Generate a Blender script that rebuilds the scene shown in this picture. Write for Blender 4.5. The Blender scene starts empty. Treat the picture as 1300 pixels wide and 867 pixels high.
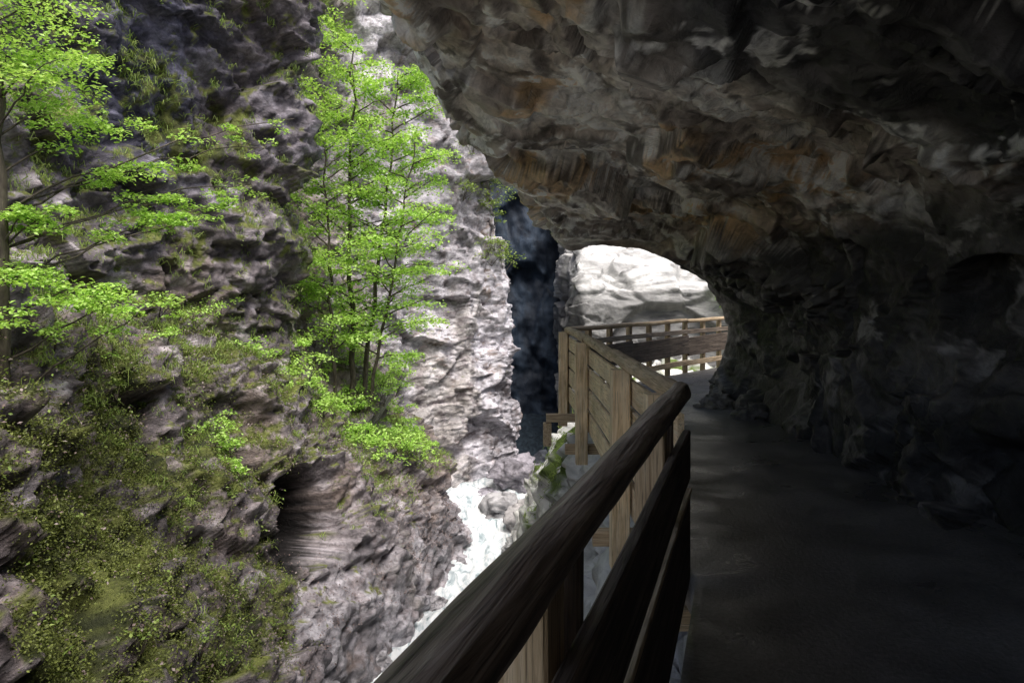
import bpy, math, random
import numpy as np
from mathutils import Vector
random.seed(7); RNG=np.random.default_rng(11)
scene=bpy.context.scene

# ------------------------------------------------------------------ noise
_perm=RNG.permutation(256); _perm=np.concatenate([_perm,_perm,_perm])
_g=RNG.normal(size=(256,3)); _g/=np.linalg.norm(_g,axis=1)[:,None]
def pn(P):
    I=np.floor(P).astype(int); F=P-I; I&=255
    U=F*F*F*(F*(F*6-15)+10)
    r=0
    for dx in (0,1):
        for dy in (0,1):
            for dz in (0,1):
                h=_perm[_perm[_perm[(I[:,0]+dx)&255]+((I[:,1]+dy)&255)]+((I[:,2]+dz)&255)]
                g=_g[h]
                d=g[:,0]*(F[:,0]-dx)+g[:,1]*(F[:,1]-dy)+g[:,2]*(F[:,2]-dz)
                w=(U[:,0] if dx else 1-U[:,0])*(U[:,1] if dy else 1-U[:,1])*(U[:,2] if dz else 1-U[:,2])
                r=r+w*d
    return r*1.5
def fbm(P,o=4,gain=.5):
    a=1;s=0;Q=P.copy()
    for i in range(o):
        s=s+a*pn(Q+17.3*i); a*=gain; Q=Q*2.03
    return s
def ridged(P,o=4,gain=.5):
    a=1;s=0;Q=P.copy()
    for i in range(o):
        s=s+a*(1-2*np.abs(pn(Q+9.1*i))); a*=gain; Q=Q*2.07
    return s
def zs(n): return (n-n.mean())/(n.std()+1e-9)
def warp(P,f,a):
    return P+a*np.stack([pn(P*f+3.1),pn(P*f+31.7),pn(P*f+77.9)],1)
def hsh(I,k):
    h=(I[:,0]*73856093)^(I[:,1]*19349663)^(I[:,2]*83492791)^(k*2654435)
    h=(h^(h>>13))*1274126177; h=h&0x7fffffff; h=(h^(h>>11))&0xffff
    return h/65535.0
def facets(P,s,seed=0,stretch=(1,1,1),K=22.):
    """tilted rock plates, softly joined so that the surface stays continuous"""
    Q=P/s*np.array(stretch); I=np.floor(Q).astype(np.int64)
    W=np.zeros(len(Q)); A=np.zeros(len(Q))
    for dx in (-1,0,1):
        for dy in (-1,0,1):
            for dz in (-1,0,1):
                C=I+np.array([dx,dy,dz])
                D=Q-(C+np.stack([hsh(C,seed+1),hsh(C,seed+2),hsh(C,seed+3)],1)); d=(D*D).sum(1)
                vv=D[:,0]*(hsh(C,seed+4)*2-1)+D[:,1]*(hsh(C,seed+5)*2-1)+D[:,2]*(hsh(C,seed+6)*2-1)+hsh(C,seed+7)-.5
                w=np.exp(-K*d)+1e-30
                W+=w; A+=w*vv
    return A/W
def sm(x,a,b):
    t=np.clip((x-a)/(b-a),0,1); return t*t*(3-2*t)
def cm(a,b,t):
    a=np.asarray(a,float); b=np.asarray(b,float); t=np.clip(t,0,1)[:,None]
    return a*(1-t)+b*t

# ------------------------------------------------------------------ sheets
def cr(A,n):
    k=A.shape[0]
    A=np.concatenate([2*A[:1]-A[1:2],A,2*A[-1:]-A[-2:-1]])
    t=np.linspace(0,k-1,n); i=np.minimum(t.astype(int),k-2); f=(t-i).reshape((-1,)+(1,)*(A.ndim-1))
    p0,p1,p2,p3=A[i],A[i+1],A[i+2],A[i+3]
    return .5*(2*p1+(p2-p0)*f+(2*p0-5*p1+4*p2-p3)*f*f+(3*p1-p0-3*p2+p3)*f**3)
def mesh_from(name,V,F4,mat,smooth=True):
    me=bpy.data.meshes.new(name)
    me.vertices.add(len(V)); me.vertices.foreach_set("co",V.astype(np.float32).ravel())
    n=len(F4); me.loops.add(n*4); me.polygons.add(n)
    me.loops.foreach_set("vertex_index",F4.astype(np.int32).ravel())
    me.polygons.foreach_set("loop_start",np.arange(0,n*4,4,dtype=np.int32))
    me.polygons.foreach_set("loop_total",np.full(n,4,dtype=np.int32))
    me.polygons.foreach_set("use_smooth",np.full(n,smooth))
    me.update(calc_edges=True); me.validate()
    ob=bpy.data.objects.new(name,me); scene.collection.objects.link(ob)
    if mat: me.materials.append(mat)
    return ob
def setcol(ob,C):
    M=np.ones((len(C),4)); M[:,:3]=np.clip(C,0,1)
    at=ob.data.color_attributes.new("rock_colour",'FLOAT_COLOR','POINT'); at.data.foreach_set("color",M.astype(np.float32).ravel())
def sheet(name,ctrl,n,m,disp,color,mat,sign=1,extra=None):
    A=np.array(ctrl,float)
    G=cr(A,n); G=np.swapaxes(cr(np.swapaxes(G,0,1),m),0,1)
    du=np.gradient(G,axis=0); dv=np.gradient(G,axis=1)
    N=np.cross(du,dv)*sign; N/=np.linalg.norm(N,axis=2)[:,:,None]+1e-9
    P0=G.reshape(-1,3); N=N.reshape(-1,3)
    P=P0+N*disp(P0)[:,None]
    if extra: P=P+extra(P0)
    a=np.arange(n*m).reshape(n,m)
    F=np.stack([a[:-1,:-1],a[:-1,1:],a[1:,1:],a[1:,:-1]],-1).reshape(-1,4)
    if sign<0: F=F[:,::-1]
    ob=mesh_from(name,P,F,mat)
    G2=P.reshape(n,m,3)
    N2=np.cross(np.gradient(G2,axis=0),np.gradient(G2,axis=1)).reshape(-1,3)*sign
    N2/=np.linalg.norm(N2,axis=1)[:,None]+1e-9
    M=None
    if color:
        C,M=color(P,N2); setcol(ob,C)
    return ob,P,N2,M

# ------------------------------------------------------------------ materials
class NT:
    def __init__(s,name):
        s.m=bpy.data.materials.new(name); s.m.use_nodes=True; s.t=s.m.node_tree; s.t.nodes.clear()
        s.out=s.n('ShaderNodeOutputMaterial')
    def n(s,ty): return s.t.nodes.new(ty)
    def set(s,sock,v):
        if isinstance(v,bpy.types.NodeSocket): s.t.links.new(v,sock)
        elif isinstance(v,tuple) and len(v)==3 and sock.type=='RGBA': sock.default_value=v+(1,)
        else: sock.default_value=v
    def noise(s,vec,sc,det=4,dist=0,rough=.55):
        nd=s.n('ShaderNodeTexNoise'); s.set(nd.inputs['Vector'],vec)
        nd.inputs['Scale'].default_value=sc; nd.inputs['Detail'].default_value=det
        nd.inputs['Distortion'].default_value=dist; nd.inputs['Roughness'].default_value=rough
        return nd.outputs['Fac']
    def vor(s,vec,sc,feat='DISTANCE_TO_EDGE'):
        nd=s.n('ShaderNodeTexVoronoi'); nd.feature=feat; s.set(nd.inputs['Vector'],vec); nd.inputs['Scale'].default_value=sc
        return nd.outputs['Distance']
    def ramp(s,f,stops):
        nd=s.n('ShaderNodeValToRGB'); s.set(nd.inputs[0],f); e=nd.color_ramp.elements
        while len(e)<len(stops): e.new(.5)
        for i,(p,c) in enumerate(stops):
            e[i].position=p; e[i].color=(c+(1,)) if isinstance(c,tuple) else (c,c,c,1)
        return nd.outputs[0]
    def mix(s,f,a,b,mode='MIX'):
        nd=s.n('ShaderNodeMix'); nd.data_type='RGBA'; nd.blend_type=mode
        s.set(nd.inputs[0],f); s.set(nd.inputs[6],a); s.set(nd.inputs[7],b); return nd.outputs[2]
    def math(s,op,a,b=0.):
        nd=s.n('ShaderNodeMath'); nd.operation=op
        s.set(nd.inputs[0],a); s.set(nd.inputs[1],b); return nd.outputs[0]
    def mapping(s,vec,scale=(1,1,1),rot=(0,0,0)):
        nd=s.n('ShaderNodeMapping'); s.set(nd.inputs['Vector'],vec); nd.inputs['Scale'].default_value=scale; nd.inputs['Rotation'].default_value=rot
        return nd.outputs[0]
    def bump(s,h,dist,strength=1,prev=None):
        nd=s.n('ShaderNodeBump'); s.set(nd.inputs['Height'],h); nd.inputs['Distance'].default_value=dist; nd.inputs['Strength'].default_value=strength
        if prev is not None: s.set(nd.inputs['Normal'],prev)
        return nd.outputs[0]
    def pbsdf(s,col,rough,normal=None,spec=.4):
        nd=s.n('ShaderNodeBsdfPrincipled'); s.set(nd.inputs['Base Color'],col); s.set(nd.inputs['Roughness'],rough)
        nd.inputs['Specular IOR Level'].default_value=spec
        if normal is not None: s.set(nd.inputs['Normal'],normal)
        return nd.outputs[0]
    def done(s,sh): s.t.links.new(sh,s.out.inputs[0]); return s.m
def rock_mat(name,strata=(1,1,1),sc=6,con=(.55,1.45),spec=.3,rough=.75,bd=.06,dist=.8):
    k=NT(name); P=k.n('ShaderNodeTexCoord').outputs['Object']
    at=k.n('ShaderNodeAttribute'); at.attribute_name="rock_colour"
    n2=k.noise(k.mapping(P,strata,(.3,.4,.2)),sc,9,dist,.72)
    col=k.mix(1.,at.outputs['Color'],k.ramp(n2,[(.32,con[0]),(.5,1.),(.68,con[1])]),'MULTIPLY')
    b=k.bump(n2,bd)
    return k.done(k.pbsdf(col,rough,b,spec))
M_cliff=rock_mat("gorge_rock",(1,.8,1.5),6,(.42,1.55),.35,.66,.08,.4)
M_cave=rock_mat("overhang_rock",(1.,1.,1.1),5,(.38,1.5),.8,.33,.06,.5)
M_pale=rock_mat("pale_rock",(.6,1,1.6),5,(.75,1.15),.2,.8,.05)
M_slot_shade=rock_mat("slot_shade_rock",(1.4,1,.5),3,(.7,1.3),.3,.6,.1)  # rock for the slot, whose shade is painted into its colour

# ------------------------------------------------------------------ left cliff
secs=[
(0,[(-1.8,-8),(-2.6,-5),(-4.0,-2),(-4.9,.4),(-6,1.4),(-7.5,1.9),(-8.4,2.4),(-9.4,2.9),(-11,3.3),(-14,3.6)]),
(5,[(-2.0,-8),(-2.8,-5),(-4.1,-2),(-5.0,.4),(-6,1.5),(-7.5,2.1),(-8.4,2.7),(-9.2,3.3),(-11,3.8),(-14,4.2)]),
(8.5,[(-2.3,-8),(-3.1,-5),(-4.4,-2),(-5.4,.3),(-6.3,1.5),(-7.8,2.0),(-8.4,3.4),(-9,4.5),(-10,5.4),(-14,6)]),
(12,[(-2.4,-8),(-3.3,-5.5),(-4.6,-3),(-5.8,-.8),(-6.7,1.2),(-7.7,1.8),(-8.0,4),(-8.2,6.5),(-8.9,8.1),(-13,9)]),
(15,[(-2.3,-8),(-2.9,-5.8),(-3.9,-3.4),(-5,-1.3),(-5.7,.5),(-6.6,1.1),(-6.8,3.6),(-6.9,7),(-7.4,9.2),(-12,10)]),
(17.6,[(-1.7,-8),(-2.2,-6),(-2.9,-4),(-3.9,-2.2),(-4.7,-.8),(-5.2,.3),(-5.2,3.2),(-5.0,7.2),(-5.3,10),(-10,11.5)]),
(19.6,[(-1.2,-8),(-1.7,-6),(-2.3,-4.3),(-3,-3),(-3.8,-2),(-5.2,-1.0),(-6.9,2.8),(-7.1,7.5),(-7.2,12),(-12,14)]),
(22,[(-.8,-8),(-1.3,-6),(-1.7,-4.6),(-2.2,-3.4),(-3.0,-2.2),(-4.6,-1.0),(-6.8,2.8),(-7.2,7.5),(-7.5,13),(-12,15)]),
(24,[(-1.8,-8),(-2.1,-6),(-2.5,-4.6),(-3,-3.4),(-3.8,-2),(-5,-.5),(-6.6,3),(-7.0,7.5),(-7.3,14),(-12,16)]),
(27,[(-2.4,-8),(-2.6,-6),(-2.9,-4.3),(-3.3,-2.6),(-3.9,-.8),(-4.6,1),(-5.2,4),(-5.8,8.5),(-6.2,15),(-10,17)]),
(30,[(.4,-8),(.4,-6),(.2,-4.3),(-.0,-2.6),(-.2,-.8),(-.4,1),(-.65,4),(-1.1,8.5),(-1.7,15),(-5,18)]),
(31.5,[(-.4,-8),(-.4,-6),(-.5,-4.3),(-.8,-2.6),(-1.1,-.8),(-1.3,1),(-1.6,4),(-2.2,8.5),(-3,15),(-6,18)]),
(40,[(-3,-8),(-3,-6),(-3,-4.3),(-3,-2.6),(-3,-.8),(-3,1),(-3.3,4),(-3.6,8.5),(-4,15),(-8,18)]),
]
ctrl=[[(x,y,z) for x,z in pts] for y,pts in secs]
def dispA(P):
    f1=facets(warp(P,.5,.5),2.0,1,(1,.8,1.2),90); f2=facets(warp(P,.9,.3),.8,20,(1,.7,1.5),60); f3=facets(warp(P,2,.1),.30,40,(1,.7,1.7),30)
    far_=sm(P[:,1],24,27); near=sm(14-P[:,1],0,4)
    d=.50*f1+(.26*f2+.12*f3)*(1-.4*far_)+.28*fbm(P*.4,3)+.05*ridged(P*1.6,5,.62)+near*(.06*fbm(P*2.2,5,.65)+.05*ridged(P*3.1,3))
    d=d+far_*.35*fbm(P*np.array([.8,.8,.22])+5,4,.5)
    d=d*(1-.45*sm(P[:,2],-3,-5.5))
    q=((P[:,1]-17.1)/.8)**2+((P[:,2]+2.1)/1.1)**2
    return d+.6*np.exp(-q)
def hole(P):
    q=((P[:,1]-15.3)/1.0)**2+((P[:,2]+2.7)/1.1)**2+.3*pn(P*1.7)
    b=np.exp(-(((P[:,1]-15.0)/1.1)**2+((P[:,2]+1.2)/.5)**2))
    E=np.zeros_like(P); E[:,0]=-2.6*(1-sm(q,.6,1.0))+.65*b; return E
def colA(P,N):
    x,y,z=P.T
    up=sm(N[:,2],.15,.8)
    nb=fbm(P*.5+4,3); nf=fbm(P*2.5+8,6,.7); nm=fbm(P*1.1+40,4,.6)
    lowleft=sm(16.5-y,0,5)*sm(z,-5.5,-3)*sm(2.0-z,0,1.2)
    moss=lowleft*(.36+.20*up+.60*nb+.45*nm)+ up*.40*sm(z,-4.5,-2)*(y>13)+.20*up
    hang=sm(y,6,10)*sm(20-y,0,2)*sm(z,1.8,3)*(.22+.6*np.clip(nb,0,1))
    moss=np.maximum(moss,hang+.3*up)*(1-.7*sm(y,24,27))*sm(z,-5.6,-4.2)
    moss=np.clip(moss,0,1)
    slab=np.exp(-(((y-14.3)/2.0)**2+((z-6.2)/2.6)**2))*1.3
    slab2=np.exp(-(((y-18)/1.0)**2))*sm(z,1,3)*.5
    fr=sm(y,24.5,27.5)
    fresh=np.maximum(fr*.95, sm(-z,2.8,4.6)*.8*sm(y,11,14))
    fresh=np.maximum(fresh,.35*sm(z,2,4)*(y<12))
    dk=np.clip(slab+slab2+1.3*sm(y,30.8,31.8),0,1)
    S=warp(P*np.array([1,.8,1.7]),.8,.6)
    a=zs(fbm(S*1.4,6,.65)); b=zs(ridged(S*.8+5,5,.55)); big=zs(fbm(P*np.array([.25,.3,.18])+70,4,.6))
    vs=zs(fbm(P*np.array([1.3,1.3,.3])+11,6,.6))
    c=cm((.10,.085,.09),(.30,.26,.27),sm(a,-1.3,1.2)); c=cm(c,(.54,.49,.52),sm(a,.7,1.9)*.8)
    c=cm(c,(.24,.18,.145),sm(zs(nb),0,1.5)*.5)
    pc=cm((.33,.31,.335),(.62,.595,.645),sm(a*.5+vs*.7,-1.2,1.0)); pc=cm(pc,(.12,.11,.13),sm(b+.4*vs,1.1,2.3)*.7)
    pc=pc*(1-.35*sm(big,.1,1.2))[:,None]; pc=cm(pc,(.36,.31,.23),sm(-big,.5,1.6)*.35)
    pc=pc*(1-.2*(y<23))[:,None]
    c=cm(c,pc,fresh*sm(zs(nf),-1.6,-.3))
    c=cm(c,(.035,.03,.033),sm(b,.9,2.0)*.8*(1-fresh))
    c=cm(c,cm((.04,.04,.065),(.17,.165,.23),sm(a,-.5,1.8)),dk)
    lit=lowleft*sm(nm,-.3,.3)*.75
    c=cm(c,cm((.08,.058,.055),(.29,.23,.225),sm(zs(nf),-1.3,1.3)),lit)
    c=cm(c,cm((.026,.031,.010),(.14,.155,.04),sm(zs(nf),-1.0,1.6)),sm(moss+.40*nf,.48,.60))
    hole_shade=sm(-x-.35*(z+2.8),4.25,4.6)*sm(1.6-((y-15.3)**2+((z+2.8)/1.1)**2),0,.5)  # mask of the hollow, its shade painted in near black
    c=cm(c,(.010,.008,.008),hole_shade)
    return c,moss*(1-hole_shade)
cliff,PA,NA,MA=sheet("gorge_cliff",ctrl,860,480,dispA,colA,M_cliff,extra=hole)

# ------------------------------------------------------------------ overhang / cave
cs=[
(-6,[(-1,-.6),(-1,1),(-1,2),(-1,2.6),(-1.1,3),(-1.2,3.4),(-1.6,4),(-1.2,5),(2,6),(12,7)]),  # unseen end behind the camera, closed across the path to darken the cave
(-3,[(2.6,-.6),(2.9,1.1),(2.7,2.2),(2.2,2.8),(1.2,3.2),(.2,3.4),(-.8,3.9),(-.6,5),(2,6),(12,7)]),
(1,[(3.1,-.6),(3.5,1.2),(3.4,2.2),(2.7,2.9),(1.6,3.25),(.4,3.5),(-.7,4.0),(-.6,5),(2,6),(12,7)]),
(4,[(3.15,-.6),(3.6,1.2),(3.5,2.2),(2.7,2.9),(1.6,3.3),(.4,3.6),(-.7,4.1),(-.6,5),(2,6),(12,7)]),
(6,[(3.2,-.6),(3.7,1.2),(3.55,2.2),(2.8,2.85),(1.7,3.3),(.4,3.75),(-.8,4.2),(-.7,5),(2,6),(12,7)]),
(7.5,[(3.3,-.6),(3.75,1.2),(3.6,2.1),(2.9,2.75),(1.8,3.1),(.6,3.45),(-.72,3.85),(-.65,4.8),(2,6),(12,7)]),
(9,[(3.4,-.6),(3.8,1.2),(3.6,2.0),(2.9,2.6),(1.9,2.9),(.8,3.15),(-.35,3.55),(-.3,4.7),(2.4,6),(12,7)]),
(11,[(3.3,-.6),(3.65,1.2),(3.5,1.9),(3.0,2.4),(2.2,2.68),(1.3,2.8),(.4,3.05),(.3,4.3),(2.6,6),(12,7)]),
(13,[(3.3,-.6),(3.74,1.2),(3.54,1.85),(3.1,2.3),(2.5,2.6),(1.7,2.75),(1.0,2.8),(.9,4),(3,5.6),(12,7)]),
(14.5,[(5,-.6),(5.2,1.2),(5.1,2.2),(4.8,2.9),(4.0,3.3),(3.1,3.5),(2.5,3.8),(2.4,4.6),(4,5.5),(12,7)]),
(16,[(7,-.6),(7.5,1.2),(7.5,2.4),(7.2,3.4),(6.6,4.2),(6,4.7),(5.5,5),(5.3,5.4),(6.5,6),(13,7)]),
]
ctrl=[[(x,y,z) for x,z in pts] for y,pts in cs]
def dispC(P):
    f0=facets(warp(P,.4,.5),2.4,171,(.7,1.0,1.3),120); f1=facets(warp(P,.6,.4),1.2,101,(.8,1.0,1.4),90); f2=facets(warp(P,1.1,.25),.55,120,(.8,1.1,1.5),60); f3=facets(warp(P,2.5,.1),.22,140,(.8,1.1,1.4),35)
    n=.5+.9*np.clip(fbm(P*.7+60,3),-.4,.5)
    d=.40*f0+.22*f1+n*(.16*f2+.07*f3)+.07*ridged(warp(P,.9,.5)*.9,4,.5)+.015*fbm(P*7,3)
    d=np.clip(d,-.42,.40)
    return d*(.22+.78*sm(P[:,1],13.2,11.2))
def colC(P,N):
    x,y,z=P.T
    n=fbm(P*.6+9,3)
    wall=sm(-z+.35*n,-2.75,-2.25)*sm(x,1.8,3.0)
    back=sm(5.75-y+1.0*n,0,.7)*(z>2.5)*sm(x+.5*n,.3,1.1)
    S=warp(warp(P*np.array([.9,1.,1.5]),.9,.7),2.3,.2)
    a=zs(fbm(S*1.3,7,.65)); b=zs(ridged(S*.9+3,5,.6)); o=zs(fbm(S*.6+22,5,.55)); w=zs(fbm(S*1.2+50,7,.65)); v=zs(ridged(S*.7+81,4,.5)); L=zs(fbm(P*.5+33,3)); br=zs(fbm(S*.5+90,4,.6))
    c=cm((.42,.36,.32),(.80,.73,.67),sm(a,-1.1,1.0)); c=cm(c,(.92,.90,.87),sm(a,.5,1.8)*.8)
    c=cm(c,c*np.array([.66,.55,.47]),sm(br,.0,1.2)*.8)
    c=c*(1-.22*sm(L,.1,1.2))[:,None]
    c=cm(c,(.72,.46,.20),sm(o,.9,1.6)*.7)
    c=cm(c,(.98,.97,.95),sm(w,.7,1.1)*.9)
    c=cm(c,(.09,.07,.06),sm(b,.8,1.5)*.85)
    c=cm(c,(.97,.96,.93),sm(v,1.4,1.8)*.7)
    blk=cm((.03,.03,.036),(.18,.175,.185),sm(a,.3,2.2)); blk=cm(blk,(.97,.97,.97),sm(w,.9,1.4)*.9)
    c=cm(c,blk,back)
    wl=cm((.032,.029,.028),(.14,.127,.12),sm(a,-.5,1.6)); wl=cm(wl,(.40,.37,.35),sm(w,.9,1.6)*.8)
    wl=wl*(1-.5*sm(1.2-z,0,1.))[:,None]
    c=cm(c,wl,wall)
    return c,None
over,PC,NC,MC=sheet("rock_overhang",ctrl,680,600,dispC,colC,M_cave)

# ------------------------------------------------------------------ far walls
ctrl=[]
for X,off in [(3.3,17),(2.6,6),(2.75,.4),(3.5,-.3),(5,.3),(8,.2),(12,-.8),(18,-2),(26,-6)]:
    ctrl.append([(X+ (0.3*(z>3)),y+off,z) for y,z in [(31,-8),(31,-3),(31.2,0),(31.5,1.7),(32.5,3.0),(35,4.6),(40,7.5),(50,10),(60,12)]])
def dispF(P):
    f1=facets(warp(P,.3,.8),3.2,201,(.7,1,1.6),80); f2=facets(warp(P,.8,.3),1.0,220,(.6,1,1.8),50)
    return (.55*f1+.17*f2+.03*ridged(P*1.3,5,.6))
def colF(P,N):
    S=warp(P*np.array([.5,1,1.8]),.8,.6); a=zs(fbm(S*.9,6,.62)); b=zs(ridged(S*.7,5,.55)); n=fbm(P*.5,3)
    c=cm((.36,.355,.35),(.60,.59,.58),sm(a,-1.2,.8)); c=cm(c,(.15,.145,.14),sm(b,.9,2.0)*.75)
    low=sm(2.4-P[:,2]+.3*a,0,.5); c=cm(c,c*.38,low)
    g=np.clip(sm(n+.5*sm(P[:,0],8.2,9.6),.55,.8)*sm(P[:,0],7.5,9)+sm(n,.2,.5)*sm(P[:,2],6,9),0,1)
    return cm(c,(.10,.16,.03),g),None
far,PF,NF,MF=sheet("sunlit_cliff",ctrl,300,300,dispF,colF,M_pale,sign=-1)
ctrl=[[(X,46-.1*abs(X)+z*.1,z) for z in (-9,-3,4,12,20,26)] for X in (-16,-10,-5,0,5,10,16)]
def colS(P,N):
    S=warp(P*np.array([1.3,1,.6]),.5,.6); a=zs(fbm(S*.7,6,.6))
    c=cm((.010,.016,.028),(.030,.046,.072),sm(a,-1,1.6)); return cm(c,(.05,.08,.025),sm(P[:,2],8,11)*.7*sm(a,-.5,.5)),None  # near-black blue paints the slot's shade onto the rock; green higher up
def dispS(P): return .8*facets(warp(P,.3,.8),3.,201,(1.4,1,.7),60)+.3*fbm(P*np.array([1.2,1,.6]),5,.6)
slot,_,_,_=sheet("slot_cliff",ctrl,200,240,dispS,colS,M_slot_shade,sign=-1)

# bank below the walkway
bk=[
(-4,[(4,-.7),(.2,-.9),(-.3,-2),(-.8,-3.5),(-1.0,-5),(-1.3,-6.4),(-1.6,-8)]),
(3,[(4,-.7),(.9,-.9),(.3,-2),(-.3,-3.5),(-.7,-5),(-1.1,-6.4),(-1.5,-8)]),
(8,[(4,-.7),(1.4,-.9),(.8,-2),(.2,-3.5),(-.4,-5),(-.9,-6.4),(-1.4,-8)]),
(14,[(4,-.7),(1.5,-.9),(.95,-2),(.35,-3.5),(-.3,-5),(-.8,-6.4),(-1.2,-8)]),
(18,[(8,-.7),(2.6,-.9),(1.2,-2.0),(.6,-3.5),(.05,-5),(-.5,-6.4),(-1,-8)]),
(22,[(9,-.7),(3.6,-.9),(1.8,-2.2),(1.1,-3.6),(.4,-4.9),(0,-6.4),(-.4,-8)]),
(26,[(12,-.6),(4.6,-.9),(2.6,-2.4),(1.7,-3.8),(.9,-5.0),(.3,-6.3),(.2,-8)]),
(31,[(14,-.6),(5.5,-.9),(3.2,-2.4),(2.2,-3.8),(1.6,-5.0),(1.2,-6.3),(1,-8)]),
]
ctrl=[[(x,y,z) for x,z in p] for y,p in bk]
def dispB(P):
    f1=facets(warp(P,.5,.4),1.2,301,K=60); f2=facets(warp(P,1.2,.2),.45,320,K=40)
    return (.42*f1+.22*f2+.05*ridged(P*2,4))*(1-.6*sm(P[:,0],1.2,2.4)*(P[:,1]<17))
def colB(P,N):
    n=fbm(P*.8+2,3); a=zs(fbm(P*1.5,6,.62)); m=np.clip(sm(P[:,2],-4.2,-2.6)*(.45+n)*sm(P[:,1],12,15),0,1)
    c=cm((.34,.33,.32),(.72,.71,.68),sm(a,-1.3,.8)); return cm(c,(.10,.14,.035),sm(m+.2*a*.3,.35,.6)),m
bank,PB,NB,MB=sheet("river_bank",ctrl,300,160,dispB,colB,M_pale,sign=-1)
k=NT("gravel_ground"); P_=k.n('ShaderNodeTexCoord').outputs['Object']
M_ground=k.done(k.pbsdf(k.ramp(k.noise(P_,3,5),[(.3,(.08,.08,.06)),(.7,(.22,.21,.18))]),.9))
ctrlg=[[(x,y,-8.2) for y in (-300,-80,0,80,300)] for x in (-300,-80,0,80,300)]
sheet("ground",ctrlg,60,60,lambda P:.2*pn(P*.05),None,M_ground)

# ------------------------------------------------------------------ river
k=NT("white_water"); P_=k.n('ShaderNodeTexCoord').outputs['Object']
W=k.mapping(P_,(1.8,.5,1),(0,0,-.15))
nf=k.noise(W,2.2,8,1.2,.7)
sx=k.n('ShaderNodeSeparateXYZ'); k.set(sx.inputs[0],P_)
calm=k.ramp(k.math('MULTIPLY',sx.outputs[1],.02),[(.555,0.),(.585,1.)])
col=k.ramp(nf,[(.34,(.24,.31,.34)),(.44,(.60,.67,.70)),(.53,(.92,.94,.95))])
col=k.mix(calm,col,k.ramp(nf,[(.4,(.008,.014,.022)),(.65,(.03,.045,.06))]))
M_water=k.done(k.pbsdf(col,k.mix(calm,(.3,.3,.3),(.8,.8,.8)),k.bump(nf,.15),.2))
ctrl=[]
for Y,z in [(-6,-6.4),(4,-6.2),(10,-6.0),(15,-5.85),(19,-5.8),(23,-5.65),(25,-5.45),(27,-5.1),(32,-5.0),(46,-4.9)]:
    ctrl.append([(x,Y,z) for x in (-6,-3.5,-1.5,.5,2.5,5)])
def dispR(P):
    Q=P*np.array([1.3,.45,1]); return .13*fbm(warp(Q,1,.6)*1.5,4,.5)
sheet("river",ctrl,500,180,dispR,None,M_water,sign=-1)
def boulder(name,c,r,seed,mat,base,sq=(1,1,.75)):
    n,m=60,90
    th=np.linspace(0,math.pi,n); ph=np.linspace(0,2*math.pi,m,endpoint=False)
    T,Fh=np.meshgrid(th,ph,indexing='ij')
    D=np.stack([np.sin(T)*np.cos(Fh),np.sin(T)*np.sin(Fh),np.cos(T)],-1).reshape(-1,3)
    f=facets(D*1.0+seed*7.7,.9,seed,K=60); f2=facets(D+seed*3,.4,seed+9,K=40)
    R=r*(1+.34*f+.10*f2+.12*fbm(D*1.2+seed,3))
    V=D*R[:,None]*np.array(sq)+np.array(c)
    a=np.arange(n*m).reshape(n,m); b_=np.roll(a,-1,axis=1)
    F=np.stack([a[:-1],a[1:],b_[1:],b_[:-1]],-1).reshape(-1,4)
    ob=mesh_from(name,V,F,mat); w=zs(fbm(D*2+seed,5,.6)); setcol(ob,cm(np.array(base)*.6,np.array(base)*1.15,sm(w,-1.2,1)))
for i,(c,r,mt,bs) in enumerate([((-.35,25.5,-5.5),.75,M_pale,(.36,.35,.36)),((.5,24.2,-5.3),.7,M_pale,(.38,.36,.36)),((-.9,27,-5.4),.55,M_cliff,(.3,.28,.32)),((.1,27.5,-4.6),.9,M_cliff,(.26,.24,.27)),((1.2,23,-4.6),.6,M_pale,(.42,.40,.38)),
        ((-1.7,24.2,-5.8),.45,M_cliff,(.3,.28,.3)),((.2,21.5,-5.5),.5,M_pale,(.42,.42,.42)),((3.3,11.9,-.02),.30,M_pale,(.35,.33,.3)),((3.5,10.7,0),.26,M_cave,(.15,.14,.13)),((-.6,23.2,-5.9),.35,M_pale,(.4,.4,.42)),
        ((-2.0,18.6,-5.9),.35,M_cliff,(.4,.38,.4)),((-2.8,15.5,-5.9),.3,M_cliff,(.4,.38,.4)),((-1.6,21.3,-5.9),.3,M_cliff,(.35,.33,.35)),((1.4,29.5,-4.9),.8,M_slot_shade,(.05,.055,.07)),((.9,28.3,-4.7),.55,M_cliff,(.2,.19,.21))]):
    boulder("boulder",c,r,i+3,mt,bs)

# ------------------------------------------------------------------ walkway
k=NT("worn_concrete"); P_=k.n('ShaderNodeTexCoord').outputs['Object']
c1=k.noise(P_,1.3,7,.6,.65); c2=k.noise(P_,34,4,0,.75)
col=k.mix(.85,k.ramp(c1,[(.3,(.075,.072,.07)),(.7,(.22,.212,.205))]),k.ramp(c2,[(.3,.5),(.7,1.3)]),'MULTIPLY')
M_path=k.done(k.pbsdf(col,k.ramp(c1,[(.38,.26),(.62,.6)]),k.bump(c2,.008),.5))
outer=[(-1.25,-3,0),(-.65,-1,0),(.98-.25,3.2,0),(1.06,4.27,0),(1.10,7,0),(1.14,10.4,0),(1.1,13.25,.02),(3.35,16.5,.06),(5.9,19.5,.1),(9.2,22.5,.14)]
inner=[(4,-3,0),(4,-1,0),(4,2,0),(4.1,4.27,0),(4.1,7,0),(4.2,10,0),(4.4,12,.02),(6.2,14.6,.06),(8.4,17,.1),(11.5,20,.14)]
def lin(A,n):
    A=np.array(A,float); t=np.linspace(0,len(A)-1,n); i=np.minimum(t.astype(int),len(A)-2); f=(t-i)[:,None]; return A[i]*(1-f)+A[i+1]*f
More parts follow.
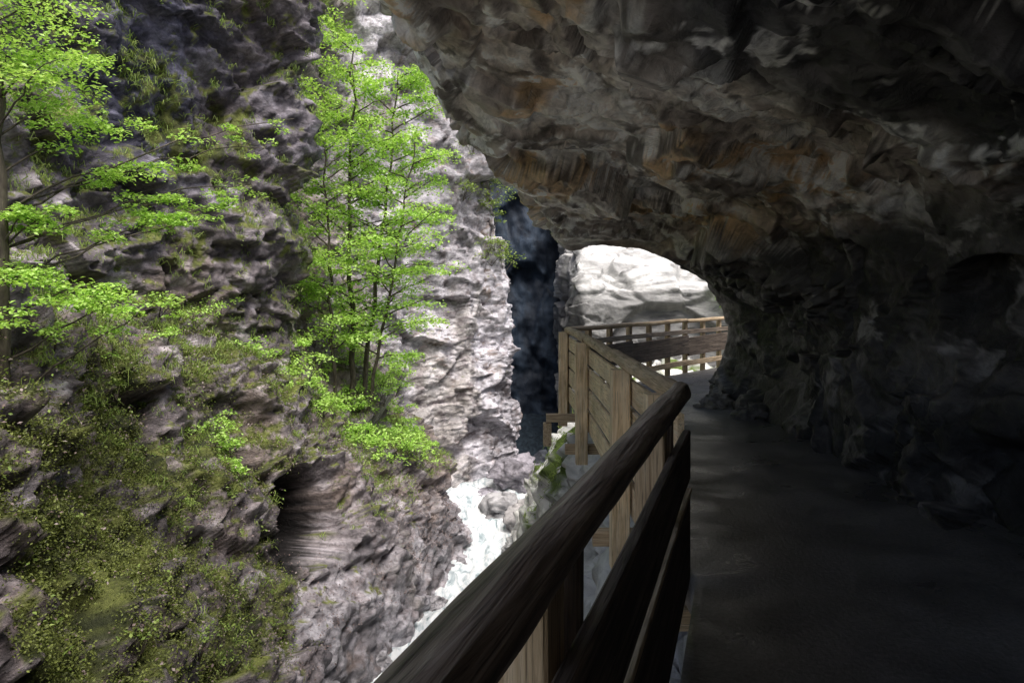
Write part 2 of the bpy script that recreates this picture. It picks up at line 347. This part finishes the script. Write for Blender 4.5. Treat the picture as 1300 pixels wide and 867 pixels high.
O=lin(outer,220); I_=lin(inner,220)
g=[]
for s_ in [None]+list(np.linspace(0,1,60)):
    if s_ is None: g.append(O+np.array([0,0,-.22])); continue
    Q=O*(1-s_)+I_*s_; Q[:,2]+=.015*fbm(Q*1.5,3); g.append(Q)
G=np.stack(g,1); n,m=G.shape[:2]; a=np.arange(n*m).reshape(n,m)
F=np.stack([a[:-1,:-1],a[:-1,1:],a[1:,1:],a[1:,:-1]],-1).reshape(-1,4)[:,::-1]
walk=mesh_from("walkway",G.reshape(-1,3),F,M_path)

# ------------------------------------------------------------------ wood
def wood_mat(name,a,b_,c,rough=.7):
    k=NT(name); at=k.n('ShaderNodeAttribute'); at.attribute_name="grain"; v=at.outputs['Vector']
    g1=k.noise(k.mapping(v,(1.2,22,22)),1.6,6,.6,.6); g2=k.noise(k.mapping(v,(3,90,90)),1.5,3,.2,.6)
    g3=k.noise(v,2.3,3,.4)
    col=k.ramp(g1,[(.32,a),(.5,b_),(.68,c)])
    col=k.mix(.6,col,k.ramp(g3,[(.3,.55),(.65,1.15)]),'MULTIPLY')
    col=k.mix(.75,col,k.ramp(g2,[(.36,.35),(.45,1.)]),'MULTIPLY')
    kn=k.ramp(k.vor(k.mapping(v,(1.6,6,6)),1.,'F1'),[(.05,.25),(.13,1.)]); col=k.mix(.8,col,kn,'MULTIPLY')
    return k.done(k.pbsdf(col,rough,k.bump(g1,.012),.4))
W_dark=wood_mat("weathered_wood",(.09,.066,.048),(.25,.19,.145),(.45,.37,.29),.48)
W_dark_shade=wood_mat("shade_dark_wood",(.06,.044,.034),(.14,.105,.08),(.25,.20,.155))  # shade on the inner boards painted in as darker wood; also dark spacers
W_new=wood_mat("fresh_wood",(.58,.42,.23),(.84,.65,.41),(.90,.76,.53))
W_mid=wood_mat("tan_wood",(.32,.22,.13),(.57,.43,.27),(.72,.58,.40))
rail=bpy.data.objects.new("wooden_railing",None); scene.collection.objects.link(rail)
def finish(name,V,F,Gr,mat,parent,smooth=False):
    me=bpy.data.meshes.new(name); me.from_pydata([tuple(v) for v in V],[],F); me.materials.append(mat)
    at=me.attributes.new("grain",'FLOAT_VECTOR','POINT'); at.data.foreach_set("vector",np.array(Gr,np.float32).ravel())
    if smooth: me.polygons.foreach_set("use_smooth",[True]*len(me.polygons))
    ob=bpy.data.objects.new(name,me); scene.collection.objects.link(ob); ob.parent=parent; return ob
def beam(name,p0,p1,w,h,mat,ch=.008,up=(0,0,1),parent=None,wob=.003):
    p0=Vector(p0);p1=Vector(p1); d=(p1-p0); L=d.length; d.normalize(); s=d.cross(Vector(up)).normalized(); u=s.cross(d).normalized()
    prof=[(-w/2+ch,-h/2),(w/2-ch,-h/2),(w/2,-h/2+ch),(w/2,h/2-ch),(w/2-ch,h/2),(-w/2+ch,h/2),(-w/2,h/2-ch),(-w/2,-h/2+ch)]
    nseg=max(2,int(L/.25)); V=[];Gr=[];F=[]; o=random.random()*50; ph=random.random()*6
    for i in range(nseg+1):
        t=i/nseg; c=p0+d*(L*t)+s*wob*math.sin(t*L*1.9+ph)+u*wob*math.sin(t*L*1.3+ph*2)
        for a_,b_ in prof:
            V.append(c+s*a_+u*b_); Gr.append((L*t+o,a_+o*.3,b_+o*.7))
        if i:
            q=(i-1)*8
            for j in range(8): F.append((q+j,q+(j+1)%8,q+8+(j+1)%8,q+8+j))
    F.append(tuple(range(8))); F.append(tuple(reversed(range(nseg*8,nseg*8+8))))
    return finish(name,V,F,Gr,mat,parent or rail)
def log(name,p0,p1,r,mat,parent=None,seed=0):
    p0=Vector(p0);p1=Vector(p1); d=(p1-p0); L=d.length; d.normalize(); s=d.cross(Vector((0,0,1))).normalized(); u=s.cross(d)
    ns=28; nr=max(3,int(L/.06)); pts=[];Gr=[];F=[]
    P=[]
    for i in range(nr+1):
        for j in range(ns):
            P.append((L*i/nr*1.2+seed*5,math.cos(2*math.pi*j/ns)*.9,math.sin(2*math.pi*j/ns)*.9))
    P=np.array(P); R=r*(1+.12*fbm(P,3)+.07*fbm(P*np.array([.7,5,5]),2))
    for i in range(nr+1):
        t=i/nr; e=min(t,1-t)*L; kx=1 if e>.02 else .9
        c=p0+d*(L*t)+u*.010*math.sin(t*L*1.4+seed)+s*.010*math.sin(t*L*1.1+seed*2)
        for j in range(ns):
            a_=2*math.pi*j/ns; rr=R[i*ns+j]*kx
            zf=max(math.sin(a_)*rr,-r*.82)
            pts.append(c+s*math.cos(a_)*rr+u*zf); Gr.append((L*t+seed*3.3,math.cos(a_)*r,math.sin(a_)*r))
        if i:
            q=(i-1)*ns
            for j in range(ns): F.append((q+j,q+(j+1)%ns,q+ns+(j+1)%ns,q+ns+j))
    F.append(tuple(range(ns))); F.append(tuple(reversed(range(nr*ns,nr*ns+ns))))
    return finish(name,pts,F,Gr,mat,parent or rail,True)
def fx(y): return -.407+.319*y
rt=Vector((.953,-.304,0))
log("log_rail",(fx(-1.2),-1.2,1.1),(fx(4.42),4.42,1.1),.060,W_dark,seed=1)
def seg1(y,off,z): return Vector((fx(y),y,z))+rt*off
beam("board_upper",seg1(-1.2,.055,.76),seg1(4.25,.055,.76),.045,.28,W_dark_shade)
beam("board_lower",seg1(-1.2,.055,.30),seg1(4.25,.055,.30),.045,.50,W_dark_shade)
beam("board_lower_lit_top",seg1(-1.2,.052,.562),seg1(4.25,.052,.562),.060,.022,W_mid,ch=.004)  # added strip of paler wood standing in for the board's lit top face
for y in (-.5,1.52,3.55):
    c=seg1(y,-.055,0)
    beam("post",(c.x,c.y,-.6),(c.x,c.y,1.03),.14,.15,W_mid,up=(-.304,-.953,0))
    c2=seg1(y+.17,.0,0)
    beam("spacer_block",(c2.x,c2.y,.62),(c2.x,c2.y,1.06),.06,.05,W_dark_shade,up=(-.304,-.953,0))
pts2=[(0.965,4.30,1.10),(1.02,7.3,1.12),(1.05,10.4,1.15),(1.0,13.4,1.20)]
for i in range(3): log("log_rail",pts2[i],(Vector(pts2[i+1])+Vector((0,.03,0))),.062,W_mid,seed=4+i)
def s2x(y): return float(np.interp(y,[4.3,7.3,10.4,13.4],[.965,1.02,1.05,1.0]))
def s2z(y): return float(np.interp(y,[4.3,7.3,10.4,13.4],[0,.02,.05,.10]))
for y,w in ((4.62,.13),(6.3,.17),(10.3,.18),(13.3,.17)):
    beam("post",(s2x(y)-.085,y,-.62+s2z(y)),(s2x(y)-.085,y,1.06+s2z(y)),w*.9,w,W_new,up=(0,1,0))
    beam("joist_end",(s2x(y)-.30,y+.15,-.40),(1.9,y+.15,-.40),.10,.14,W_mid)
for y0,y1 in [(4.4,6.9),(6.93,10.35),(10.38,13.35)]:
    for z,h in ((.86,.22),(.575,.26),(.265,.27),(-.06,.27)):
        beam("board",(s2x(y0)+.035,y0,z+s2z(y0)),(s2x(y1)+.035,y1,z+s2z(y1)),.04,h,W_new)
beam("corner_bracket",(.62,12.9,-.62),(.62,13.05,-.62),.14,.40,W_mid)
beam("corner_joist",(.6,12.97,-.33),(2.2,12.97,-.33),.12,.14,W_mid)
p3=[(1.0,13.4,0.02),(2.5,15.6,.06),(4.2,17.8,.10),(6.0,19.8,.14),(9,22.6,.18)]
for i in range(4):
    a_=Vector(p3[i]); b_=Vector(p3[i+1])
    log("log_rail",a_+Vector((0,0,1.18)),b_+Vector((0,0,1.18)),.05,W_mid,seed=9+i)
    beam("mid_rail",a_+Vector((0,0,.92)),b_+Vector((0,0,.92)),.05,.10,W_dark)
    beam("board_far",a_+Vector((.03,-.03,.56)),b_+Vector((.03,-.03,.62)),.045,.44,W_dark_shade)
    beam("kick_rail",a_+Vector((.03,-.03,.17)),b_+Vector((.03,-.03,.19)),.045,.12,W_mid)
    for t in (0.02,.35,.68):
        c=a_.lerp(b_,t)
        beam("post",(c.x-.05,c.y+.05,c.z-.5),(c.x-.05,c.y+.05,c.z+1.15),.10,.10,W_mid,up=(.7,.7,0))

# ------------------------------------------------------------------ foliage
def leaf_mat(name,c1,c2,c3,tr=.45):
    k=NT(name); ge=k.n('ShaderNodeNewGeometry'); P_=k.n('ShaderNodeTexCoord').outputs['Object']
    f=k.math('ADD',k.math('MULTIPLY',ge.outputs['Random Per Island'],.55),k.math('MULTIPLY',k.noise(P_,1.2,2),.45))
    col=k.ramp(f,[(.2,c1),(.5,c2),(.85,c3)])
    d=k.pbsdf(col,.5,None,.3); t=k.n('ShaderNodeBsdfTranslucent'); k.set(t.inputs[0],k.mix(1.,col,(1.2,1.15,.8),'MULTIPLY'))
    mx=k.n('ShaderNodeMixShader'); mx.inputs[0].default_value=tr; k.t.links.new(d,mx.inputs[1]); k.t.links.new(t.outputs[0],mx.inputs[2])
    return k.done(mx.outputs[0])
L_bright=leaf_mat("spring_leaves",(.20,.36,.06),(.42,.66,.13),(.68,.90,.32))
L_moss=leaf_mat("moss_leaves",(.045,.054,.014),(.13,.155,.036),(.25,.29,.075),.25)
L_grass=leaf_mat("grass_blades",(.10,.16,.03),(.22,.32,.07),(.40,.49,.15),.35)
L_litter=leaf_mat("dead_leaves",(.09,.06,.055),(.21,.155,.145),(.37,.31,.30),.1)
k=NT("bark"); P_=k.n('ShaderNodeTexCoord').outputs['Object']; nb=k.noise(k.mapping(P_,(1,1,.3)),14,5,.4)
M_bark=k.done(k.pbsdf(k.ramp(nb,[(.3,(.03,.024,.018)),(.7,(.13,.11,.085))]),.85,k.bump(nb,.02)))
def leaf_mesh(C,size,upb=1.5,aspect=.6,hang=0.):
    n=len(C); N=RNG.normal(size=(n,3)); N[:,2]=np.abs(N[:,2])+upb; N/=np.linalg.norm(N,axis=1)[:,None]
    A=RNG.normal(size=(n,3)); A[:,2]-=hang; A-=N*(A*N).sum(1)[:,None]; A/=np.linalg.norm(A,axis=1)[:,None]+1e-9
    B=np.cross(N,A); s=(size*RNG.uniform(.6,1.3,n))[:,None]
    v0=C-A*s*.5; v2=C+A*s*.5; mid=C-A*s*.05
    v1=mid+B*s*aspect*.5+N*s*.10; v3=mid-B*s*aspect*.5+N*s*.10
    V=np.stack([v0,v1,v2,v3],1).reshape(-1,3); F=np.arange(n*4).reshape(n,4)
    return V,F
def spray(c,R,n,th=.10,droop=.25):
    r=R*np.sqrt(RNG.uniform(0,1,n)); a=RNG.uniform(0,6.283,n)
    return np.stack([c[0]+r*np.cos(a),c[1]+r*np.sin(a),c[2]+RNG.normal(0,th*R,n)-droop*r*r/max(R,.01)],1)
def tube(V,F,pts,rad,ns=7):
    pts=[Vector(p) for p in pts]; base=len(V)
    for i,p in enumerate(pts):
        d=(pts[min(i+1,len(pts)-1)]-pts[max(i-1,0)]).normalized()
        s=d.cross(Vector((.31,.87,.2))).normalized(); u=s.cross(d)
        for j in range(ns):
            a_=6.283*j/ns; V.append(p+s*math.cos(a_)*rad[i]+u*math.sin(a_)*rad[i])
        if i:
            q=base+(i-1)*ns
            for j in range(ns): F.append((q+j,q+(j+1)%ns,q+ns+(j+1)%ns,q+ns+j))
def curve(a,b,sag,n=8,wig=.05):
    a=Vector(a);b=Vector(b); L=(b-a).length; out=[]
    for i in range(n+1):
        t=i/n; p=a.lerp(b,t)+Vector((0,0,sag*L*4*t*(1-t)*.25))
        if 0<i<n: p+=Vector([random.uniform(-1,1)*wig*L*.3 for _ in range(3)])
        out.append(p)
    return out
def make_tree(name,V,F,LV,size,upb=1.5,lm=L_bright):
    e=bpy.data.objects.new(name,None); scene.collection.objects.link(e)
    t=mesh_from("trunk_and_limbs",np.array([tuple(v) for v in V]),np.array(F),M_bark); t.parent=e
    v,f=leaf_mesh(LV,size,upb); l=mesh_from("crown_leaves",v,f,lm,False); l.parent=e
    return e
V=[];F=[];LV=[]
stems=[((-4.6,21.0,-1.2),(-4.5,21,8.9),.085),((-4.25,21.3,-1.2),(-3.3,21.4,8.4),.07),((-4.95,20.6,-1.0),(-5.2,20.4,6.8),.05),((-4.1,20.9,-1.4),(-2.7,20.6,6.2),.05)]
for a_,b_,r in stems:
    pts=curve(a_,b_,0,14,.03); tube(V,F,pts,[r*(1-.85*i/14)+.008 for i in range(15)])
    H=b_[2]-a_[2]
    nb=int(27*H/9)
    for q in range(nb):
        t=.18+.82*(q+random.random())/nb
        i=min(int(t*14),13); p=pts[i].lerp(pts[i+1],t*14-i)
        ang=random.uniform(0,6.283); Lb=(1.35+.95*math.sin(math.pi*min(1,(t-.1)*1.05)))*random.uniform(.5,1.2)*(1.15-.5*t)
        d=Vector((math.cos(ang)*.95+.14,math.sin(ang)*.7-.12,.22+random.uniform(-.1,.2)))
        e=p+d*Lb*1.18
        if e.x<-6.0: e.x=-6.0+random.random()*.3
        if e.x>-1.8: e.x=-1.8-random.random()*.5
        cp=curve(p,e,.15,6,.08); tube(V,F,cp,[.02*(1-.8*j/6)+.004 for j in range(7)],5)
        for j in (2,3,4,5,6):
            if random.random()<.24: continue
            c=cp[j]+Vector((random.uniform(-.35,.35),random.uniform(-.3,.3),random.uniform(-.12,.12)))
            LV.append(spray(c,random.uniform(.28,.6),random.randint(50,110),.14))
make_tree("maple_tree",V,F,np.concatenate(LV),.10,1.0)
V=[];F=[];LV=[]
tr=curve((-5.60,8.1,.1),(-5.75,8.2,6.0),0,14,.02); tube(V,F,tr,[.10*(1-.6*i/14) for i in range(15)],10)
targets=[((-5.0,8,4.5),12,.46),((-4.8,7.6,4.1),10,.38),((-5.25,8.2,4.95),11,.48),((-5.4,7.9,4.3),9,.46),((-4.65,8.4,3.7),8,.32),((-5.2,8.6,4.0),9,.4),
 ((-4.5,9,3.25),10,.30),((-4.15,9.5,3.0),10,.28),((-3.75,9.8,2.95),9,.22),((-3.35,10,3.75),8,.18),((-2.95,10,4.15),8,.17),((-3.6,10.2,3.3),8,.17),((-4.0,9.4,2.7),7,.22),
 ((-5.3,8,2.62),8,.24),((-4.95,8.2,2.75),6,.22),((-5.2,8,2.0),11,.32),((-4.75,8.1,1.85),11,.32),((-4.3,8.3,1.72),9,.25),((-4.0,8.4,1.62),8,.17),((-5.4,7.6,1.55),8,.28),((-5.5,7.8,5.3),10,.5)]
for c,nn,R in targets:
    c=Vector(c); sz=max(.4,c.z-.5*abs(c.x+5.7)-.1); i=min(range(15),key=lambda i:abs(tr[i].z-sz))
    cp=curve(tr[i],c,.2,9,.05); tube(V,F,cp,[.012*(1-.8*j/9)+.003 for j in range(10)],6)
    for _ in range(nn):
        j=random.choice([5,6,7,8,9,9]); p=cp[j]+Vector((random.uniform(-R,R)*1.2,random.uniform(-R,R),random.uniform(-.14,.14)))
        cpp=curve(cp[j],p,.1,4,.1); tube(V,F,cpp,[.004*(1-.6*q/4) for q in range(5)],4)
        LV.append(spray(p,R*random.uniform(.5,.95),random.randint(60,115)if R>.2 else random.randint(20,38),.12))
make_tree("maple_tree",V,F,np.concatenate(LV),.056)
def near_surface(P,N,cond,n):
    idx=np.nonzero(cond)[0]
    if len(idx)==0: return np.zeros((0,3)),np.zeros((0,3))
    s=RNG.choice(idx,min(n,len(idx)),replace=False); return P[s],N[s]
def shrub(name,C,R,cnt,size,mat=L_bright):
    V=[];F=[];LV=[]
    for c,r in zip(C,R):
        c=Vector(c)
        for q in range(5):
            e=c+Vector((random.uniform(-r,r),random.uniform(-r,r),random.uniform(.2,1)*r)); cp=curve(c-Vector((0,0,.2)),e,.1,4,.1)
            tube(V,F,cp,[.012*(1-.7*j/4) for j in range(5)],4)
            LV.append(spray(e,r*.6,cnt,.2))
    make_tree(name,V,F,np.concatenate(LV),size,1.0,mat)
x,y,z=PA.T
def sh(cond,n,r0,r1,cnt,size,mat=L_bright,name="shrub"):
    C,_=near_surface(PA,NA,cond,n)
    if len(C): shrub(name,C,RNG.uniform(r0,r1,len(C)),cnt,size,mat)
sh((y>19)&(y<24)&(z>-2.9)&(z<0)&(x<-2.4),64,.25,.6,45,.09)
sh((y>24)&(y<26.5)&(z>-2)&(z<4.5),16,.3,.6,40,.10)
sh((y>16)&(y<19)&(z>-.9)&(z<.6),16,.2,.45,40,.08)
sh((y>19)&(y<27)&(z>7.5)&(z<13),60,.4,.9,60,.13)
sh((y>29)&(y<30.8)&(z>3)&(z<9),24,.3,.7,35,.11,L_grass)
sh((y>13)&(y<14)&(z>-1.5)&(z<-.7),8,.2,.38,35,.07,L_bright,"fern")
sh((y>9)&(y<17)&(z>1)&(z<1.9),14,.15,.35,35,.06,L_bright,"fern")
sh((y>7)&(y<16)&(z>-4)&(z<.8)&(NA[:,2]>.2)&(MA>.2),34,.06,.18,14,.05,L_grass,"fern")
shrub("shrub",[(9.2,31.0,1.9),(9.6,31.1,1.5),(10.0,31.0,1.8),(8.9,31.3,2.4)],[.5,.5,.5,.4],60,.14)
def blades(P,N,n,length,width,name,mat,hang=.6):
    c=np.repeat(P,n,axis=0)+RNG.normal(0,.05,(len(P)*n,3)); nn=np.repeat(N,n,axis=0)
    D=nn*.5+RNG.normal(0,.45,c.shape)+np.array([0,0,.55]); D/=np.linalg.norm(D,axis=1)[:,None]
    L=(length*RNG.uniform(.5,1.3,len(c)))[:,None]; m=c+D*L*.55; D2=D+np.array([0,0,-hang-.6]); D2/=np.linalg.norm(D2,axis=1)[:,None]; t=m+D2*L*.5
    S=np.cross(D,RNG.normal(size=c.shape)); S/=np.linalg.norm(S,axis=1)[:,None]; S*=width
    V=np.stack([c-S,c+S,m+S*.9,m-S*.9,t+S*.15,t-S*.15],1).reshape(-1,3); k0=np.arange(len(c))*6
    F=np.concatenate([np.stack([k0,k0+1,k0+2,k0+3],1),np.stack([k0+3,k0+2,k0+4,k0+5],1)])
    return mesh_from(name,V,F,mat,False)
mm=MA; up=NA[:,2]
P1,N1=near_surface(PA,NA,(y>10)&(y<24)&(z>-3.5)&(z<9)&(up>.35)&(mm>.25)&(RNG.uniform(size=len(x))<.5),1600); blades(P1,N1,12,.20,.006,"grass",L_grass)
P1,N1=near_surface(PA,NA,(y>8)&(y<18.5)&(z>.3)&(z<9.5)&(mm>.32),1300); blades(P1,N1,10,.24,.006,"grass",L_grass,1.5)
xb,yb,zb=PB.T
P1,N1=near_surface(PB,NB,(yb>13.5)&(yb<24)&(zb>-3.4)&(MB>.3),700); blades(P1,N1,12,.20,.006,"grass",L_grass)
Pm,Nm=near_surface(PA,NA,(y>6)&(y<16)&(z>-5)&(z<1.8)&(mm>.44),7500)
Pm2,Nm2=near_surface(PA,NA,(y>6)&(y<10.5)&(z>-3.5)&(z<.5)&(mm>.44),4000)
Pm=np.concatenate([Pm,Pm2]); Nm=np.concatenate([Nm,Nm2])
C=np.repeat(Pm,13,axis=0)+RNG.normal(0,.055,(len(Pm)*13,3))+np.repeat(Nm,13,axis=0)*.02
v,f=leaf_mesh(C,.032,.6); mesh_from("moss",v,f,L_moss,False)
Pm,Nm=near_surface(PA,NA,(y>6)&(y<24)&(z>-4.5)&(mm>.38)&(up>.2),1000)
C=np.repeat(Pm,12,axis=0)+RNG.normal(0,.09,(len(Pm)*12,3))+np.repeat(Nm,12,axis=0)*.06
v,f=leaf_mesh(C,.05,.9); mesh_from("herbs",v,f,L_grass,False)
Pm,Nm=near_surface(PA,NA,(y>6)&(y<22)&(z>-5)&(z<2.2)&(up>.3),7000)
C=np.repeat(Pm,5,axis=0)+RNG.normal(0,.10,(len(Pm)*5,3))*np.array([1,1,.2])+np.repeat(Nm,5,axis=0)*.02
v,f=leaf_mesh(C,.042,.8); mesh_from("leaf_litter",v,f,L_litter,False)

# ------------------------------------------------------------------ light, world, camera
S=Vector((.22,-.42,.87)).normalized()
el=math.asin(S.z); az=math.atan2(S.x,S.y)
w=bpy.data.worlds.new("World"); scene.world=w; w.use_nodes=True; nt=w.node_tree
sky=nt.nodes.new('ShaderNodeTexSky'); sky.sky_type='NISHITA'; sky.sun_disc=False; sky.sun_elevation=el; sky.sun_rotation=az
sky.dust_density=5; sky.air_density=1
nt.links.new(sky.outputs[0],nt.nodes['Background'].inputs[0]); nt.nodes['Background'].inputs[1].default_value=.15
sl=bpy.data.lights.new("sun",'SUN'); sl.energy=5.0; sl.angle=math.radians(35); sl.color=(1,.97,.93)
so=bpy.data.objects.new("sun",sl); scene.collection.objects.link(so); so.rotation_euler=(-S).to_track_quat('-Z','Y').to_euler()
cd=bpy.data.cameras.new("camera"); cam=bpy.data.objects.new("camera",cd); scene.collection.objects.link(cam)
cam.location=(0,0,1.6); cam.rotation_euler=(math.radians(90),0,0); cd.lens=26; cd.sensor_width=36; cd.shift_y=-43/1300; cd.clip_end=1500; cd.clip_start=.05
scene.camera=cam
scene.view_settings.view_transform='Standard'; scene.view_settings.look='None'; scene.view_settings.exposure=0
